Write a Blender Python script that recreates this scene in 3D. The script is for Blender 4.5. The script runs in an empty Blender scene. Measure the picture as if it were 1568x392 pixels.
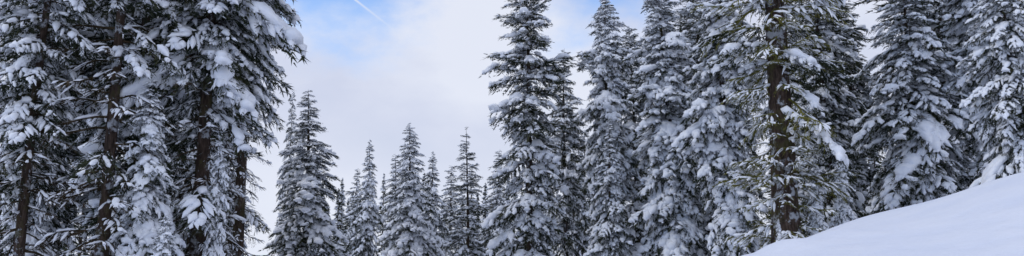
import bpy, math
import numpy as np

# ------------------------------------------------------------------ materials
def new_mat(name):
    m = bpy.data.materials.new(name); m.use_nodes = True
    nt = m.node_tree
    b = nt.nodes["Principled BSDF"]
    return m, nt, b

def diffuse(nt, b):
    out = nt.nodes["Material Output"]; nt.nodes.remove(b)
    d = nt.nodes.new("ShaderNodeBsdfDiffuse"); nt.links.new(d.outputs[0], out.inputs[0]); return d

def ramp(nt, fac, stops):
    r = nt.nodes.new("ShaderNodeValToRGB")
    while len(r.color_ramp.elements) < len(stops):
        r.color_ramp.elements.new(0.5)
    for e, (p, c) in zip(r.color_ramp.elements, stops):
        e.position = p; e.color = (*c, 1)
    nt.links.new(fac, r.inputs[0])
    return r

def noise(nt, scale, detail=3, coord=None, rough=0.5):
    n = nt.nodes.new("ShaderNodeTexNoise")
    n.inputs["Scale"].default_value = scale
    n.inputs["Detail"].default_value = detail
    n.inputs["Roughness"].default_value = rough
    if coord is not None: nt.links.new(coord, n.inputs["Vector"])
    return n

def foliage_mat(name, cols):
    m, nt, b = new_mat(name); b = diffuse(nt, b)
    tc = nt.nodes.new("ShaderNodeTexCoord")
    n = noise(nt, 1.7, 1, tc.outputs["Object"], 0.7)
    r = ramp(nt, n.outputs["Fac"], [(0.3, cols[0]), (0.5, cols[1]), (0.7, cols[2])])
    nt.links.new(r.outputs[0], b.inputs["Color"])
    return m

MAT_FOL = foliage_mat("fir_needles", [(0.018, 0.025, 0.018), (0.038, 0.047, 0.030), (0.075, 0.078, 0.044)])
MAT_MOSS = foliage_mat("mossy_twigs", [(0.05, 0.05, 0.016), (0.13, 0.125, 0.035), (0.21, 0.20, 0.06)])
MAT_DRY = foliage_mat("dead_twigs", [(0.02, 0.018, 0.012), (0.05, 0.038, 0.024), (0.10, 0.075, 0.05)])

def bough_snow():
    m, nt, b = new_mat("bough_snow"); b = diffuse(nt, b)
    tc = nt.nodes.new("ShaderNodeTexCoord")
    n = noise(nt, 5, 2, tc.outputs["Object"], 0.6)
    r = ramp(nt, n.outputs["Fac"], [(0.35, (0.77, 0.80, 0.86)), (0.65, (0.87, 0.885, 0.91))])
    nt.links.new(r.outputs[0], b.inputs["Color"])
    return m
MAT_SNOW = bough_snow()

def ground_snow():
    m, nt, b = new_mat("ground_snow")
    tc = nt.nodes.new("ShaderNodeTexCoord")
    n = noise(nt, 1.0, 5, tc.outputs["Object"], 0.6)
    r = ramp(nt, n.outputs["Fac"], [(0.3, (0.71, 0.755, 0.86)), (0.7, (0.78, 0.81, 0.885))])
    nt.links.new(r.outputs[0], b.inputs["Base Color"])
    n2 = noise(nt, 14, 4, tc.outputs["Object"], 0.6)
    ad = nt.nodes.new("ShaderNodeMath"); ad.operation = 'MULTIPLY_ADD'; ad.inputs[1].default_value = .12
    nt.links.new(n2.outputs["Fac"], ad.inputs[0]); nt.links.new(n.outputs["Fac"], ad.inputs[2])
    bp = nt.nodes.new("ShaderNodeBump"); bp.inputs["Strength"].default_value = .7; bp.inputs["Distance"].default_value = .12
    nt.links.new(ad.outputs[0], bp.inputs["Height"]); nt.links.new(bp.outputs[0], b.inputs["Normal"])
    b.inputs["Roughness"].default_value = 0.7; b.inputs["Specular IOR Level"].default_value = 0.2
    return m

def bark_mat():
    m, nt, b = new_mat("conifer_bark")
    tc = nt.nodes.new("ShaderNodeTexCoord")
    mp = nt.nodes.new("ShaderNodeMapping"); mp.inputs["Scale"].default_value = (9, 9, 1.6)
    nt.links.new(tc.outputs["Object"], mp.inputs[0])
    n = noise(nt, 1.6, 6, mp.outputs[0], 0.7)
    r = ramp(nt, n.outputs["Fac"], [(0.32, (0.015, 0.011, 0.009)), (0.5, (0.056, 0.038, 0.029)), (0.72, (0.14, 0.10, 0.08))])
    n2 = noise(nt, 2.2, 5, tc.outputs["Object"], 0.75)
    r2 = ramp(nt, n2.outputs["Fac"], [(0.54, (0, 0, 0)), (0.60, (1, 1, 1))])
    mx = nt.nodes.new("ShaderNodeMix"); mx.data_type = 'RGBA'
    nt.links.new(r2.outputs[0], mx.inputs[0])
    nt.links.new(r.outputs[0], mx.inputs[6]); mx.inputs[7].default_value = (0.40, 0.42, 0.45, 1)
    n3 = noise(nt, 1.3, 4, tc.outputs["Object"], 0.7)
    r3 = ramp(nt, n3.outputs["Fac"], [(0.52, (0, 0, 0)), (0.64, (.8, .8, .8))])
    mx2 = nt.nodes.new("ShaderNodeMix"); mx2.data_type = 'RGBA'
    nt.links.new(r3.outputs[0], mx2.inputs[0]); nt.links.new(mx.outputs[2], mx2.inputs[6]); mx2.inputs[7].default_value = (0.085, 0.082, 0.03, 1)
    nt.links.new(mx2.outputs[2], b.inputs["Base Color"])
    bp = nt.nodes.new("ShaderNodeBump"); bp.inputs["Strength"].default_value = 1; bp.inputs["Distance"].default_value = 0.06
    nt.links.new(n.outputs["Fac"], bp.inputs["Height"]); nt.links.new(bp.outputs[0], b.inputs["Normal"])
    b.inputs["Roughness"].default_value = 0.9
    b.inputs["Specular IOR Level"].default_value = 0.15
    return m
MAT_BARK = bark_mat()
MATS = [MAT_FOL, MAT_SNOW, MAT_BARK, MAT_MOSS, MAT_DRY]
FOL, SNO, BRK, MOS, DRY = range(5)

# ------------------------------------------------------------------ mesh accumulation
class Acc:
    def __init__(s): s.V=[]; s.F=[]; s.M=[]; s.n=0
    def add(s, v, f, m):
        v = np.asarray(v, float); f = np.asarray(f, int)
        s.V.append(v); s.F.append(f + s.n)
        s.M.append(np.full(len(f), m) if np.isscalar(m) else np.asarray(m)); s.n += len(v)
    def tube(s, P, R, sides, m, flat=1.0, rng=None, jit=0.0):
        P = np.asarray(P, float); R = np.asarray(R, float); n = len(P)
        T = np.gradient(P, axis=0); T /= np.linalg.norm(T, axis=1)[:, None] + 1e-9
        ref = np.where(np.abs(T[:, 2:3]) > 0.9, np.array([[1., 0, 0]]), np.array([[0, 0, 1.]]))
        A = np.cross(T, ref); A /= np.linalg.norm(A, axis=1)[:, None] + 1e-9
        B = np.cross(A, T)
        th = np.arange(sides) * 2 * math.pi / sides
        rr = R[:, None] * np.ones((n, sides))
        if jit and rng is not None: rr = rr * (1 + jit * rng.uniform(-1, 1, (n, sides)))
        V = P[:, None] + A[:, None] * (np.cos(th)[None] * rr)[..., None] + B[:, None] * (np.sin(th)[None] * rr * flat)[..., None]
        i = np.arange(n - 1)[:, None] * sides; j = np.arange(sides)[None]; j2 = (j + 1) % sides
        a = (i + j).ravel(); b = (i + j2).ravel(); c = (i + sides + j2).ravel(); d = (i + sides + j).ravel()
        F = np.concatenate([np.stack([a, b, c], 1), np.stack([a, c, d], 1)])
        s.add(V.reshape(-1, 3), F, m)
    def out(s):
        return np.concatenate(s.V), np.concatenate(s.F), np.concatenate(s.M)

def nrm(v): return v / (np.linalg.norm(v, axis=-1, keepdims=True) + 1e-9)

def tufts(acc, rng, base, dirs, length, width, mat):
    k = len(base)
    side = nrm(np.cross(dirs, nrm(rng.normal(0, 1, (k, 3)) + np.array([0, 0, 1.2]))))
    a = base - side * width[:, None] * .5; b = base + side * width[:, None] * .5
    c = base + dirs * length[:, None]
    V = np.stack([a, b, c], 1).reshape(-1, 3)
    acc.add(V, np.arange(3 * k).reshape(-1, 3), mat)

# ------------------------------------------------------------------ bough templates (unit length along +X)
def bough(seed, snow=0.6, droop=0.35, fol=1.0, matf=FOL, bare=False, det=1.0, fleck=0.08, clump=False):
    rng = np.random.default_rng(seed); acc = Acc()
    bend = rng.uniform(-.12, .12)
    def P(t):
        t = np.asarray(t, float)
        return np.stack([t * (1 - .12 * droop * t), bend * t * t + (0.03*np.sin(t*9+seed) if bare else 0*t), .06 * t - droop * t ** 2 + (0.04*np.sin(t*7+seed*2) if bare else 0*t)], -1)
    tt = np.linspace(0, 1, 7)
    acc.tube(P(tt), (0.024 if bare else .016) * (1 - .85 * tt) / det ** .5, 5, matf if bare else BRK)
    ntw = int((12 if bare else 24) * det)
    ts = np.sort(rng.uniform(.12, .97, ntw)) if not bare else np.sort(rng.uniform(.2, .95, ntw))
    for i, t in enumerate(ts):
        sgn = 1 if i % 2 else -1
        ang = math.radians(rng.uniform(40, 68) - 22 * t) * sgn
        L = (0.46 * (1 - t) ** .6 * min(1, t * 2.5 + .25) + .10) * rng.uniform(.65, 1.2) / det ** .35
        p0 = P(t); d = np.array([math.cos(ang), math.sin(ang), -2 * droop * t * .55 - .05])
        dz = rng.uniform(.15, .6)
        def Q(s):
            s = np.asarray(s, float)
            return p0 + d * (L * s)[..., None] + np.stack([0 * s, 0 * s, -dz * L * s * s], -1)
        if bare:
            s5 = np.linspace(0, 1, 4)
            acc.tube(Q(s5), .009 * (1 - .8 * s5) / det ** .5, 3, matf)
        k = max(4, int(L * (26 if bare else 50) * fol * det ** .7))
        s_ = rng.uniform(.05, 1, k)
        b = Q(s_)
        dd = nrm(d)[None] + rng.normal(0, .45, (k, 3)) * np.array([1, 1, .8]) + np.array([0, 0, -.25])
        dd = nrm(dd)
        ln = rng.uniform(.06, .13, k) * (1.0 if not bare else .8) / det ** .75; w = rng.uniform(.015, .031, k) / det ** .75
        m = np.full(k, matf)
        m[rng.random(k) < fleck] = SNO
        b[m == SNO, 2] += .012
        tufts(acc, rng, b, dd, ln, w, m)
        if rng.random() < snow * .8:
            n = 5; u = np.linspace(0, 1, n)
            s0 = rng.uniform(0, .35); s1 = rng.uniform(.6, 1.0)
            pts = Q(s0 + (s1 - s0) * u)
            r0 = rng.uniform(.028, .085) * (.6 + snow * .7) * (0.5 if bare else 1) / det ** .6
            rad = r0 * (np.sin(np.pi * np.clip(u, .04, .96)) ** .6) * rng.uniform(.6, 1.4, n)
            rad[0] = rad[-1] = .002
            pts[:, 2] += r0 * .45
            acc.tube(pts, rad, 5, SNO, .75, rng, .25)
    if clump:   # a thick load of snow bridging the whole spray
        for q in range(4):
            u = np.linspace(0, 1, 8); a = rng.uniform(.2, .4); b_ = rng.uniform(.8, 1.0)
            pts = P(a + (b_ - a) * u); pts[:, 1] += (q - 1.5) * .10 * np.sin(u * 2.2 + .5) + rng.normal(0, .01, 8)
            r0 = rng.uniform(.08, .14); pts[:, 2] += r0 * .5
            rad = r0 * np.sin(np.pi * np.clip(u, .04, .96)) ** .5 * rng.uniform(.75, 1.25, 8); rad[0] = rad[-1] = .003
            acc.tube(pts, rad, 9, SNO, .7, rng, .14)
    x = rng.uniform(.05, .25)
    while x < .95:
        ln = rng.uniform(.14, .42) / det ** .4
        if rng.random() < .35 + snow * .65:
            u = np.linspace(0, 1, 6); tq = np.clip(x + ln * u, 0, 1.02)
            r0 = rng.uniform(.035, .135) * (.5 + snow * .7) * (0.42 if bare else 1) / det ** .45
            pts = P(tq); pts[:, 2] += r0 * .55; pts[:, 1] += rng.normal(0, .02)
            rad = r0 * np.sin(np.pi * np.clip(u, .04, .96)) ** .5 * rng.uniform(.65, 1.35, 6); rad[0] = rad[-1] = .002
            acc.tube(pts, rad, 6, SNO, .75, rng, .25)
        x += ln + rng.uniform(.0, .18)
    return acc.out()

TEMPL = {
 'heavy': [bough(100 + i, .85, .30 + .06 * (i % 4), .9) for i in range(8)],
 'mid':   [bough(200 + i, .50, .22 + .06 * (i % 4), 1.0) for i in range(8)],
 'light': [bough(300 + i, .20, .15 + .07 * (i % 4), 1.0) for i in range(8)],
 'clump': [bough(900 + i, .70, .34 + .06 * (i % 4), .9, clump=True) for i in range(8)],
 'nheavy': [bough(600 + i, .62, .30 + .06 * (i % 4), .9, det=1.7, fleck=.06) for i in range(8)],
 'nmid':   [bough(700 + i, .33, .22 + .06 * (i % 4), 1.0, det=1.7, fleck=.06) for i in range(8)],
 'nlight': [bough(800 + i, .10, .15 + .07 * (i % 4), 1.0, det=1.7, fleck=.05) for i in range(8)],
 'moss':  [bough(400 + i, .65, -.05 + .09 * (i % 4), .9, MOS, True, det=1.7, fleck=.08) for i in range(7)],
 'dead':  [bough(500 + i, .45, .05 + .08 * (i % 4), .5, DRY, True, det=1.5, fleck=.06) for i in range(7)],
}

def make_mesh(name, V, F, M):
    me = bpy.data.meshes.new(name)
    me.vertices.add(len(V)); me.vertices.foreach_set("co", V.astype(np.float32).ravel())
    me.loops.add(len(F) * 3); me.loops.foreach_set("vertex_index", F.astype(np.int32).ravel())
    me.polygons.add(len(F))
    me.polygons.foreach_set("loop_start", np.arange(0, len(F) * 3, 3, dtype=np.int32))
    for m in MATS: me.materials.append(m)
    me.polygons.foreach_set("material_index", M.astype(np.int32))
    me.polygons.foreach_set("use_smooth", np.isin(M, [SNO, BRK]))
    me.update(calc_edges=True)
    return me

def place(acc_list, tmpl, pos, az, pitch, L, roll):
    V, F, M = tmpl
    k = len(az)
    if k == 0: return
    S = np.stack([L, L ** .85, L ** .85], 1)
    W = V[None] * S[:, None]
    cr, sr = np.cos(roll), np.sin(roll)
    y = W[..., 1] * cr[:, None] - W[..., 2] * sr[:, None]; z = W[..., 1] * sr[:, None] + W[..., 2] * cr[:, None]
    cp, sp = np.cos(pitch)[:, None], np.sin(pitch)[:, None]
    x = W[..., 0] * cp - z * sp; z = W[..., 0] * sp + z * cp
    ca, sa = np.cos(az)[:, None], np.sin(az)[:, None]
    X = x * ca - y * sa + pos[:, 0:1]; Y = x * sa + y * ca + pos[:, 1:2]; Z = z + pos[:, 2:3]
    O = np.stack([X, Y, Z], -1).reshape(-1, 3)
    FF = (F[None] + (np.arange(k) * len(V))[:, None, None]).reshape(-1, 3)
    acc_list.add(O, FF, np.tile(M, k))

def conifer(name, seed, H, R, base=.04, prof=.8, colum=1.3, dz=.24, per=6, mix=(('heavy', .5), ('mid', .5)),
            trunk=None, low=-28, high=25, ragged=.25, lower=None, lower_top=0.3, lower_len=.8, lower_keep=.7, skip=.12, pj=7):
    rng = np.random.default_rng(seed); acc = Acc()
    tr = trunk if trunk else H * .011 + .03
    n = 22; t = np.linspace(0, 1, n)
    P = np.stack([.012 * H * np.sin(t * 3 + seed) * t, .01 * H * np.sin(t * 4 + seed * 2) * t, t * H - .6 * (t == 0)], 1)
    rad = tr * ((1 - t) ** .8 * .95 + .015) * (1 + .35 * np.exp(-t * 30))
    acc.tube(P, rad, 14, BRK, 1, rng, .06)
    def axis(z):
        return np.stack([np.interp(z, P[:, 2], P[:, 0]), np.interp(z, P[:, 2], P[:, 1]), z], 1)
    ph = rng.uniform(0, 6.28, 6)
    def clump(a, z):
        return 1 + ragged * (np.sin(2 * a + ph[0] + z * 1.1) * .5 + np.sin(3 * a + ph[1] - z * 1.9) * .4 + np.sin(z * 2.7 + ph[2]) * .35)
    zs, az = [], []
    z = base * H; a0 = 0
    while z < H * .985:
        tt = (z / H - base) / (1 - base)
        k = max(3, int(round(per * (1 - .35 * tt)))) 
        a0 += 1.1
        for i in range(k):
            if rng.random() < skip: continue
            zs.append(z + rng.normal(0, dz * .45)); az.append(a0 + i * 2 * math.pi / k + rng.normal(0, .3))
        z += dz * (1 - .5 * tt) * rng.uniform(.65, 1.35)
    zs = np.clip(np.array(zs), base * H, H * .99); az = np.array(az)
    tt = (zs / H - base) / (1 - base)
    L = R * np.minimum(1, (1 - tt) * colum) ** prof * clump(az, zs) * rng.uniform(.6, 1.2, len(zs)) + .10
    L = np.maximum(L, .12)
    pitch = np.radians(low + (high - low) * np.clip(tt, 0, 1) ** 1.6 + rng.normal(0, pj, len(zs)))
    roll = rng.normal(0, .18, len(zs))
    kinds = [m[0] for m in mix]; pr = np.array([m[1] for m in mix]); pr = pr / pr.sum()
    kk = rng.choice(len(kinds), len(zs), p=pr)
    if lower:
        is_low = (tt < lower_top + .06 * np.sin(az * 2 + ph[3])) & (rng.random(len(zs)) < .96)
    else: is_low = np.zeros(len(zs), bool)
    ti = rng.integers(0, 7, len(zs)); pos = axis(zs)
    for q, kd in enumerate(kinds):
        for j in range(7):
            s = (kk == q) & (ti == j) & ~is_low
            place(acc, TEMPL[kd][j], pos[s], az[s], pitch[s], L[s], roll[s])
    if lower:
        keep = is_low & (rng.random(len(zs)) < lower_keep)
        for j in range(7):
            s = keep & (ti == j)
            place(acc, TEMPL[lower][j], pos[s], az[s], pitch[s] * .4, L[s] * lower_len, roll[s])
    V, F, M = acc.out()
    return make_mesh(name, V, F, M)

# ------------------------------------------------------------------ terrain
EYE = 1.65
def sstep(a, b, x):
    t = np.clip((x - a) / (b - a), 0, 1); return t * t * (3 - 2 * t)
def gz(x, y):
    x = np.asarray(x, float); y = np.asarray(y, float)
    c = EYE + .30 + (x - 4.4) * .278
    c = np.where(c > 0, c, 0) * 1.0
    c = 7.0 * np.tanh(c / 7.0)
    c = np.where(x < 12, np.maximum(EYE + .30 + (x - 4.4) * .278, 0), c + (EYE + .30 + 7.6 * .278 - 7 * math.tanh((EYE + .30 + 7.6 * .278) / 7)))
    c = c + .35 * np.exp(-((x + 2.6) / 1.6) ** 2)
    prof = sstep(-3, 14, y) * (1 - .62 * sstep(14.5, 30, y))
    z = c * prof
    z = z + .05 * np.sin(x * .9 + y * .35 + 1) * sstep(3, 9, y) + .035 * np.sin(x * 1.9 - y * 1.1) * sstep(3, 9, y)
    z = z + .20 * np.exp(-(((x - 4.35) / .5) ** 2 + ((y - 13.2) / .9) ** 2)) + .10 * np.exp(-(((x - 5.3) / .4) ** 2 + ((y - 13.4) / .7) ** 2))
    z = z + .5 * np.sin(x * .05 + 2) * sstep(25, 80, y) + .4 * np.sin(y * .06) * sstep(25, 80, y)
    return z

def axis_pts(lo, hi, fine_lo, fine_hi, step):
    f = np.arange(fine_lo, fine_hi + step, step)
    a = fine_lo - np.geomspace(step, fine_lo - lo, 40)[::-1]; b = f[-1] + np.geomspace(step, hi - f[-1], 40)
    return np.concatenate([a, f, b])
xs = axis_pts(-900, 900, -14, 20, .2); ys = axis_pts(-300, 1500, -4, 32, .2)
XX, YY = np.meshgrid(xs, ys); ZZ = gz(XX, YY)
V = np.stack([XX, YY, ZZ], -1).reshape(-1, 3)
nx, ny = len(xs), len(ys)
i, j = np.meshgrid(np.arange(nx - 1), np.arange(ny - 1)); a = (j * nx + i).ravel()
F = np.concatenate([np.stack([a, a + 1, a + nx + 1], 1), np.stack([a, a + nx + 1, a + nx], 1)])
gm = bpy.data.meshes.new("snow_ground")
gm.vertices.add(len(V)); gm.vertices.foreach_set("co", V.astype(np.float32).ravel())
gm.loops.add(len(F) * 3); gm.loops.foreach_set("vertex_index", F.astype(np.int32).ravel())
gm.polygons.add(len(F)); gm.polygons.foreach_set("loop_start", np.arange(0, len(F) * 3, 3, dtype=np.int32))
gm.polygons.foreach_set("use_smooth", np.ones(len(F), bool))
gm.materials.append(ground_snow()); gm.update(calc_edges=True)
go = bpy.data.objects.new("snow_ground", gm); bpy.context.collection.objects.link(go)

# ------------------------------------------------------------------ tree species library
HV = (('heavy', .76), ('mid', .20), ('clump', .04)); MD = (('heavy', .45), ('mid', .42), ('light', .13)); LT = (('heavy', .1), ('mid', .5), ('light', .4))
LIB = {}
LIB['A'] = conifer("fir_a", 1, 12, 1.9, .02, .80, 1.15, .27, 7, MD, ragged=.3, pj=9)
LIB['B'] = conifer("fir_b", 2, 12, 1.9, .02, .80, 1.3, .27, 7, HV, ragged=.3, pj=9)
LIB['C'] = conifer("fir_c", 3, 12, 1.6, .03, .70, 1.3, .30, 6, (('heavy', .25), ('mid', .5), ('light', .25)), ragged=.4, pj=9)
LIB['D'] = conifer("fir_d", 4, 16, 1.5, .05, .55, 2.8, .30, 6, (('heavy', .30), ('mid', .4), ('light', .30)), ragged=.5, high=35, pj=14, skip=.18)
LIB['E'] = conifer("fir_e", 5, 16, 1.6, .04, .65, 2.2, .28, 7, HV, ragged=.38, low=-40, pj=11, skip=.15)
LIB['G'] = conifer("fir_g", 6, 16, 1.5, .04, .60, 2.1, .32, 6, LT, ragged=.5, pj=13, skip=.18)
LIB['S'] = conifer("sapling_s", 7, 5, .85, .02, .8, 1.2, .17, 6, (('heavy', .8), ('clump', .2)), trunk=.05, low=-45, high=10)
LIB['W'] = conifer("spindly_w", 8, 11, 1.7, .02, .75, 1.1, .42, 5, (('mid', .6), ('light', .4)), high=35, low=-5, ragged=.2)
LIB['M'] = conifer("near_m", 10, 12, 1.9, .02, .70, 1.7, .27, 7, (('nheavy', .8), ('nmid', .17), ('clump', .03)), ragged=.35, low=-38, pj=10)

def plant(name, mesh, x, y, top, meshH, rz, wid=1.0, sink=0.0):
    g = float(gz(x, y)); H = top - g
    o = bpy.data.objects.new(name, mesh); bpy.context.collection.objects.link(o)
    s = H / meshH
    o.location = (x, y, g - sink); o.scale = (s * wid, s * wid, s); o.rotation_euler = (0, 0, rz)
    return o
H_ = {'A': 12, 'B': 12, 'C': 12, 'D': 16, 'E': 16, 'G': 16, 'S': 5, 'W': 11, 'M': 12}

firs = [
 ('A', -10.25, 40, 10.7, .3, 1.35), ('A', -9.9, 55, 10.6, 2.2, .80), ('C', -11.6, 60, 9.2, 1.0, .9),
 ('B', -6.05, 48, 10.5, .4, 1.05), ('C', -8.5, 58, 10.0, 4.0, 1.1), ('A', -6.1, 62, 10.8, 5.0, .9),
 ('C', -5.1, 66, 10.2, 3.0, 1.2), ('C', -.9, 58, 10.3, .2, 1.1),
 ('D', .75, 38, 16.4, 2.9, 1.05), ('G', 3.1, 46, 14.6, 2.0, .95), ('E', 5.0, 42, 16.7, .5, .95),
 ('D', 7.4, 48, 16.6, 3.3, 1.0), ('E', 7.1, 36, 15.4, 2.4, 1.15), ('D', 10.2, 42, 17.5, 5.0, 1.1),
 ('E', 8.6, 32, 15.5, 4.1, 1.0), ('G', 12.3, 31, 15.5, 1.0, 1.05), ('G', 13.7, 35, 17.5, 5.5, 1.1),
 ('M', 13.9, 27.5, 12.8, 1.2, 1.15), ('D', 19.3, 35, 18.5, .1, 1.2), ('M', 12.9, 20.2, 10.8, 4.0, 1.0),
 ('E', 16.3, 26.5, 15.5, 2.9, 1.1), ('G', 16.3, 38, 15.0, 4.4, 1.1),
 ('C', 2.2, 60, 10.5, 1.1, 1.1), ('C', 5.6, 62, 12.5, 2.1, 1.1), ('D', 21.5, 37, 20, 3.1, 1.1), ('G', 11.2, 47, 19, .6, 1.1),
 ('A', 4.4, 36, 8.5, 3.1, .9), ('C', 10.6, 36, 9.0, 1.1, 1.1),
 # left wood, back rows
 ('G', -16.5, 27, 17, .4, 1.2), ('D', -13.3, 28, 18, 1.4, 1.2), ('G', -14.6, 33, 18, 2.4, 1.2),
 ('D', -18.5, 31, 20, 4.4, 1.2), ('G', -12.2, 31, 15.0, 5.4, 1.1),
 ('C', -10.2, 28.5, 7.6, .4, .95), ('G', -10.7, 27.0, 12, 2.4, .9), ('C', -12.3, 44, 11.6, 2.9, .45),
]
for k, x, y, top, rz, w in firs:
    plant("fir_tree", LIB[k], x, y, top, H_[k], rz, w)
plant("spruce_tree", LIB['W'], -2.75, 50, 10.6, 11, .4, 1.0)

for x, y, top, rz, w in [(-9.6, 21, 6.7, 0, 1.0), (-8.1, 22, 5.4, 1, .6), (9.1, 24, 4.9, 2, .8), (10.1, 24.5, 5.4, 3, .9),
                         (6.6, 20, 2.9, 4, .9), (-13.0, 22, 5.2, 5, 1.2), (-8.6, 20, 3.0, 2, 1.0)]:
    plant("young_fir_tree", LIB['S'], x, y, top, 5, rz, w)

def pine(seed, x, y, H, R, **kw):
    me = conifer("pine_tree_mesh", seed, H, R, **kw)
    o = bpy.data.objects.new("pine_tree", me); bpy.context.collection.objects.link(o)
    o.location = (x, y, float(gz(x, y)) - .1); return o
NM = (('nheavy', .38), ('nmid', .34), ('nlight', .22), ('clump', .06))
pine(21, -10.6, 21, 17, 1.6, base=.05, dz=.48, per=5, mix=NM, trunk=.2, lower='dead', lower_top=.45, prof=.5, colum=2.5, lower_len=1.0, lower_keep=1)
pine(22, -8.7, 22.5, 17, 2.15, base=.05, dz=.27, per=7, mix=NM, trunk=.25, lower='dead', lower_top=.36, prof=.4, colum=3, low=-30, lower_len=.55, lower_keep=.5)
pine(23, -8.15, 24.2, 16, 1.05, base=.05, dz=.36, per=5, mix=NM, trunk=.2, lower='dead', lower_top=.42, prof=.5, colum=3, lower_len=.9, lower_keep=.6)
pine(24, -12.4, 20.5, 17, 1.4, base=.03, dz=.34, per=6, mix=NM, trunk=.15, lower='dead', lower_top=.25, prof=.6, colum=2.5, lower_len=1.0)
# big mossy pine on the right
pine(31, 8.15, 24, 24, 1.9, base=.04, dz=.26, per=6, mix=(('moss', .74), ('nheavy', .09), ('nlight', .14), ('clump', .03)), trunk=.42, low=-14, high=5, prof=.4, colum=3, lower='moss', lower_top=.2, ragged=.3, pj=14)

def forest():
    rng = np.random.default_rng(77); acc = Acc()
    for n in range(150):
        y = rng.uniform(72, 120); b = rng.uniform(-.75, .75)
        if -.34 < b < -.25: continue
        x = b * y
        h = y * (.105 if -.25 < b < 0.02 else .17) * rng.uniform(.75, 1.15) + 1.6
        g = float(gz(x, y)); R = h * .13
        acc.tube([[x, y, g - .3], [x, y, g + h * .5], [x, y, g + h]], [h * .012, h * .008, .01], 5, BRK)
        k = 420; t = rng.random(k) ** .8; a = rng.uniform(0, 6.283, k)
        rr = R * (1 - t) ** .8 * rng.uniform(.4, 1.1, k)
        base = np.stack([x + rr * .3 * np.cos(a), y + rr * .3 * np.sin(a), g + h * (.03 + .96 * t)], 1)
        d = nrm(np.stack([np.cos(a), np.sin(a), rng.uniform(-.6, .1, k)], 1))
        m = np.where(rng.random(k) < .45, SNO, FOL)
        tufts(acc, rng, base, d, rr * .9 + .15, rng.uniform(.15, .4, k), m)
    V, F, M = acc.out(); me = make_mesh("distant_forest", V, F, M)
    o = bpy.data.objects.new("distant_forest", me); bpy.context.collection.objects.link(o)
forest()

# ------------------------------------------------------------------ sky
SUN_EL, SUN_AZ = 46, 250     # azimuth clockwise from +Y
w = bpy.data.worlds.new("World"); bpy.context.scene.world = w; w.use_nodes = True
nt = w.node_tree; nt.nodes.clear(); ln = nt.links.new
tc = nt.nodes.new("ShaderNodeTexCoord"); D = tc.outputs["Generated"]
sky = nt.nodes.new("ShaderNodeTexSky"); sky.sky_type = 'NISHITA'; sky.sun_disc = False
sky.sun_elevation = math.radians(SUN_EL); sky.sun_rotation = math.radians(SUN_AZ); sky.ozone_density = 2.0
tint = nt.nodes.new("ShaderNodeMix"); tint.data_type = 'RGBA'; tint.blend_type = 'MULTIPLY'; tint.inputs[0].default_value = 1
ln(sky.outputs[0], tint.inputs[6]); tint.inputs[7].default_value = (1.15, 1.35, 1.6, 1)
bg1 = nt.nodes.new("ShaderNodeBackground"); bg1.inputs[1].default_value = .15; ln(tint.outputs[2], bg1.inputs[0])
def math_(op, a, b=None, c=None, clamp=False):
    n = nt.nodes.new("ShaderNodeMath"); n.operation = op; n.use_clamp = clamp
    for k, v in enumerate((a, b, c)):
        if v is None: continue
        if isinstance(v, (int, float)): n.inputs[k].default_value = v
        else: ln(v, n.inputs[k])
    return n.outputs[0]
def vm(op, a, b=None):
    n = nt.nodes.new("ShaderNodeVectorMath"); n.operation = op
    for k, v in enumerate((a, b)):
        if v is None: continue
        if isinstance(v, (tuple, list, np.ndarray)): n.inputs[k].default_value = tuple(v)
        else: ln(v, n.inputs[k])
    return n
mp = nt.nodes.new("ShaderNodeMapping"); mp.inputs["Scale"].default_value = (1, 1, 1.8); ln(D, mp.inputs[0])
n1 = noise(nt, 3.2, 7, mp.outputs[0], .55); n2 = noise(nt, 1.7, 3, mp.outputs[0], .5); n3 = noise(nt, 9, 6, mp.outputs[0], .6)
def hole(v, rad):
    v = np.array(v, float); v /= np.linalg.norm(v)
    d = vm('DISTANCE', D, v).outputs["Value"]
    return math_('SUBTRACT', 1.0, math_('DIVIDE', d, rad), clamp=True)
h = math_('MAXIMUM', hole((-.25, 1, .40), .20), hole((.13, 1, .41), .15))
h = math_('MAXIMUM', h, hole((.9, 1, 1.6), .5)); h = math_('MAXIMUM', h, hole((-.5, -1, .5), .6))
nz = math_('ADD', math_('MULTIPLY', math_('SUBTRACT', n1.outputs["Fac"], .5), 1.3), math_('MULTIPLY', math_('SUBTRACT', n3.outputs["Fac"], .5), .9))
hm = math_('ADD', h, nz)
mr = nt.nodes.new("ShaderNodeMapRange"); mr.interpolation_type = 'SMOOTHSTEP'
mr.inputs["From Min"].default_value = .20; mr.inputs["From Max"].default_value = .85; ln(hm, mr.inputs["Value"])
mr.inputs["To Max"].default_value = .9
blue = mr.outputs["Result"]
def unit(v): v = np.array(v, float); return v / np.linalg.norm(v)
p1 = unit((-.203, 1, .345)); p2 = unit((-.141, 1, .296)); nn = unit(np.cross(p1, p2))
dist = math_('ABSOLUTE', vm('DOT_PRODUCT', D, nn).outputs["Value"])
line = math_('SUBTRACT', 1.0, math_('DIVIDE', dist, .0019), clamp=True)
near = math_('SUBTRACT', 1.0, math_('DIVIDE', vm('DISTANCE', D, unit((-.215, 1, .355))).outputs["Value"], .075), clamp=True)
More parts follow.
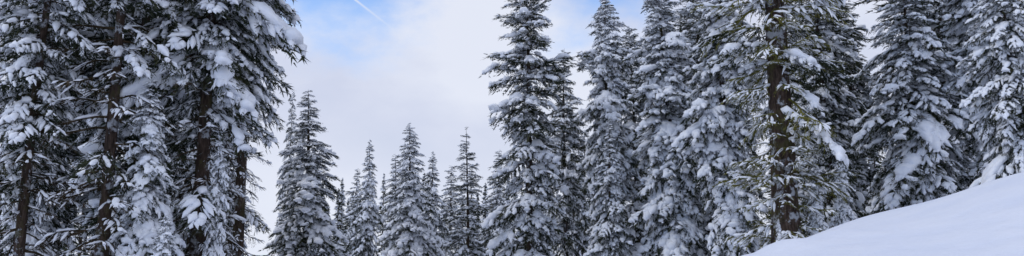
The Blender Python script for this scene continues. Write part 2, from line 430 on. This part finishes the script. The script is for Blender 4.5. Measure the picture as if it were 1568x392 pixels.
trail = math_('MULTIPLY', math_('MULTIPLY', line, near), 1.0)
blue = math_('MULTIPLY', blue, math_('SUBTRACT', 1.0, trail))
cl = ramp(nt, math_('ADD', math_('MULTIPLY', n1.outputs["Fac"], .5), math_('MULTIPLY', n2.outputs["Fac"], .5)),
          [(.38, (.50, .57, .76)), (.5, (.61, .66, .83)), (.62, (.77, .81, .93))])
sp = nt.nodes.new("ShaderNodeSeparateXYZ"); ln(D, sp.inputs[0])
lowf = math_('SUBTRACT', 1.0, math_('DIVIDE', math_('ABSOLUTE', sp.outputs["Z"]), .24), clamp=True)
mxc = nt.nodes.new("ShaderNodeMix"); mxc.data_type = 'RGBA'
ln(math_('MULTIPLY', lowf, .8), mxc.inputs[0]); ln(cl.outputs[0], mxc.inputs[6]); mxc.inputs[7].default_value = (.86, .90, .99, 1)
bg2 = nt.nodes.new("ShaderNodeBackground"); bg2.inputs[1].default_value = 1.0; ln(mxc.outputs[2], bg2.inputs[0])
ms = nt.nodes.new("ShaderNodeMixShader"); ln(blue, ms.inputs[0]); ln(bg2.outputs[0], ms.inputs[1]); ln(bg1.outputs[0], ms.inputs[2])
wo = nt.nodes.new("ShaderNodeOutputWorld"); ln(ms.outputs[0], wo.inputs[0])

s = bpy.data.lights.new("sun", 'SUN'); s.energy = 0.75; s.angle = math.radians(14); s.color = (1, .97, .93)
so = bpy.data.objects.new("sun", s); bpy.context.collection.objects.link(so)
so.rotation_euler = (math.radians(90 - SUN_EL), 0, math.radians(180 - SUN_AZ)); so.location = (-20, -10, 30)

# ------------------------------------------------------------------ camera
c = bpy.data.cameras.new("camera"); c.sensor_fit = 'HORIZONTAL'; c.angle = math.radians(65); c.clip_end = 4000
co = bpy.data.objects.new("camera", c); bpy.context.collection.objects.link(co)
co.location = (0, 0, EYE); co.rotation_euler = (math.radians(100), 0, 0)
bpy.context.scene.camera = co
sc = bpy.context.scene
sc.view_settings.view_transform = 'Standard'; sc.view_settings.look = 'None'; sc.view_settings.exposure = 0
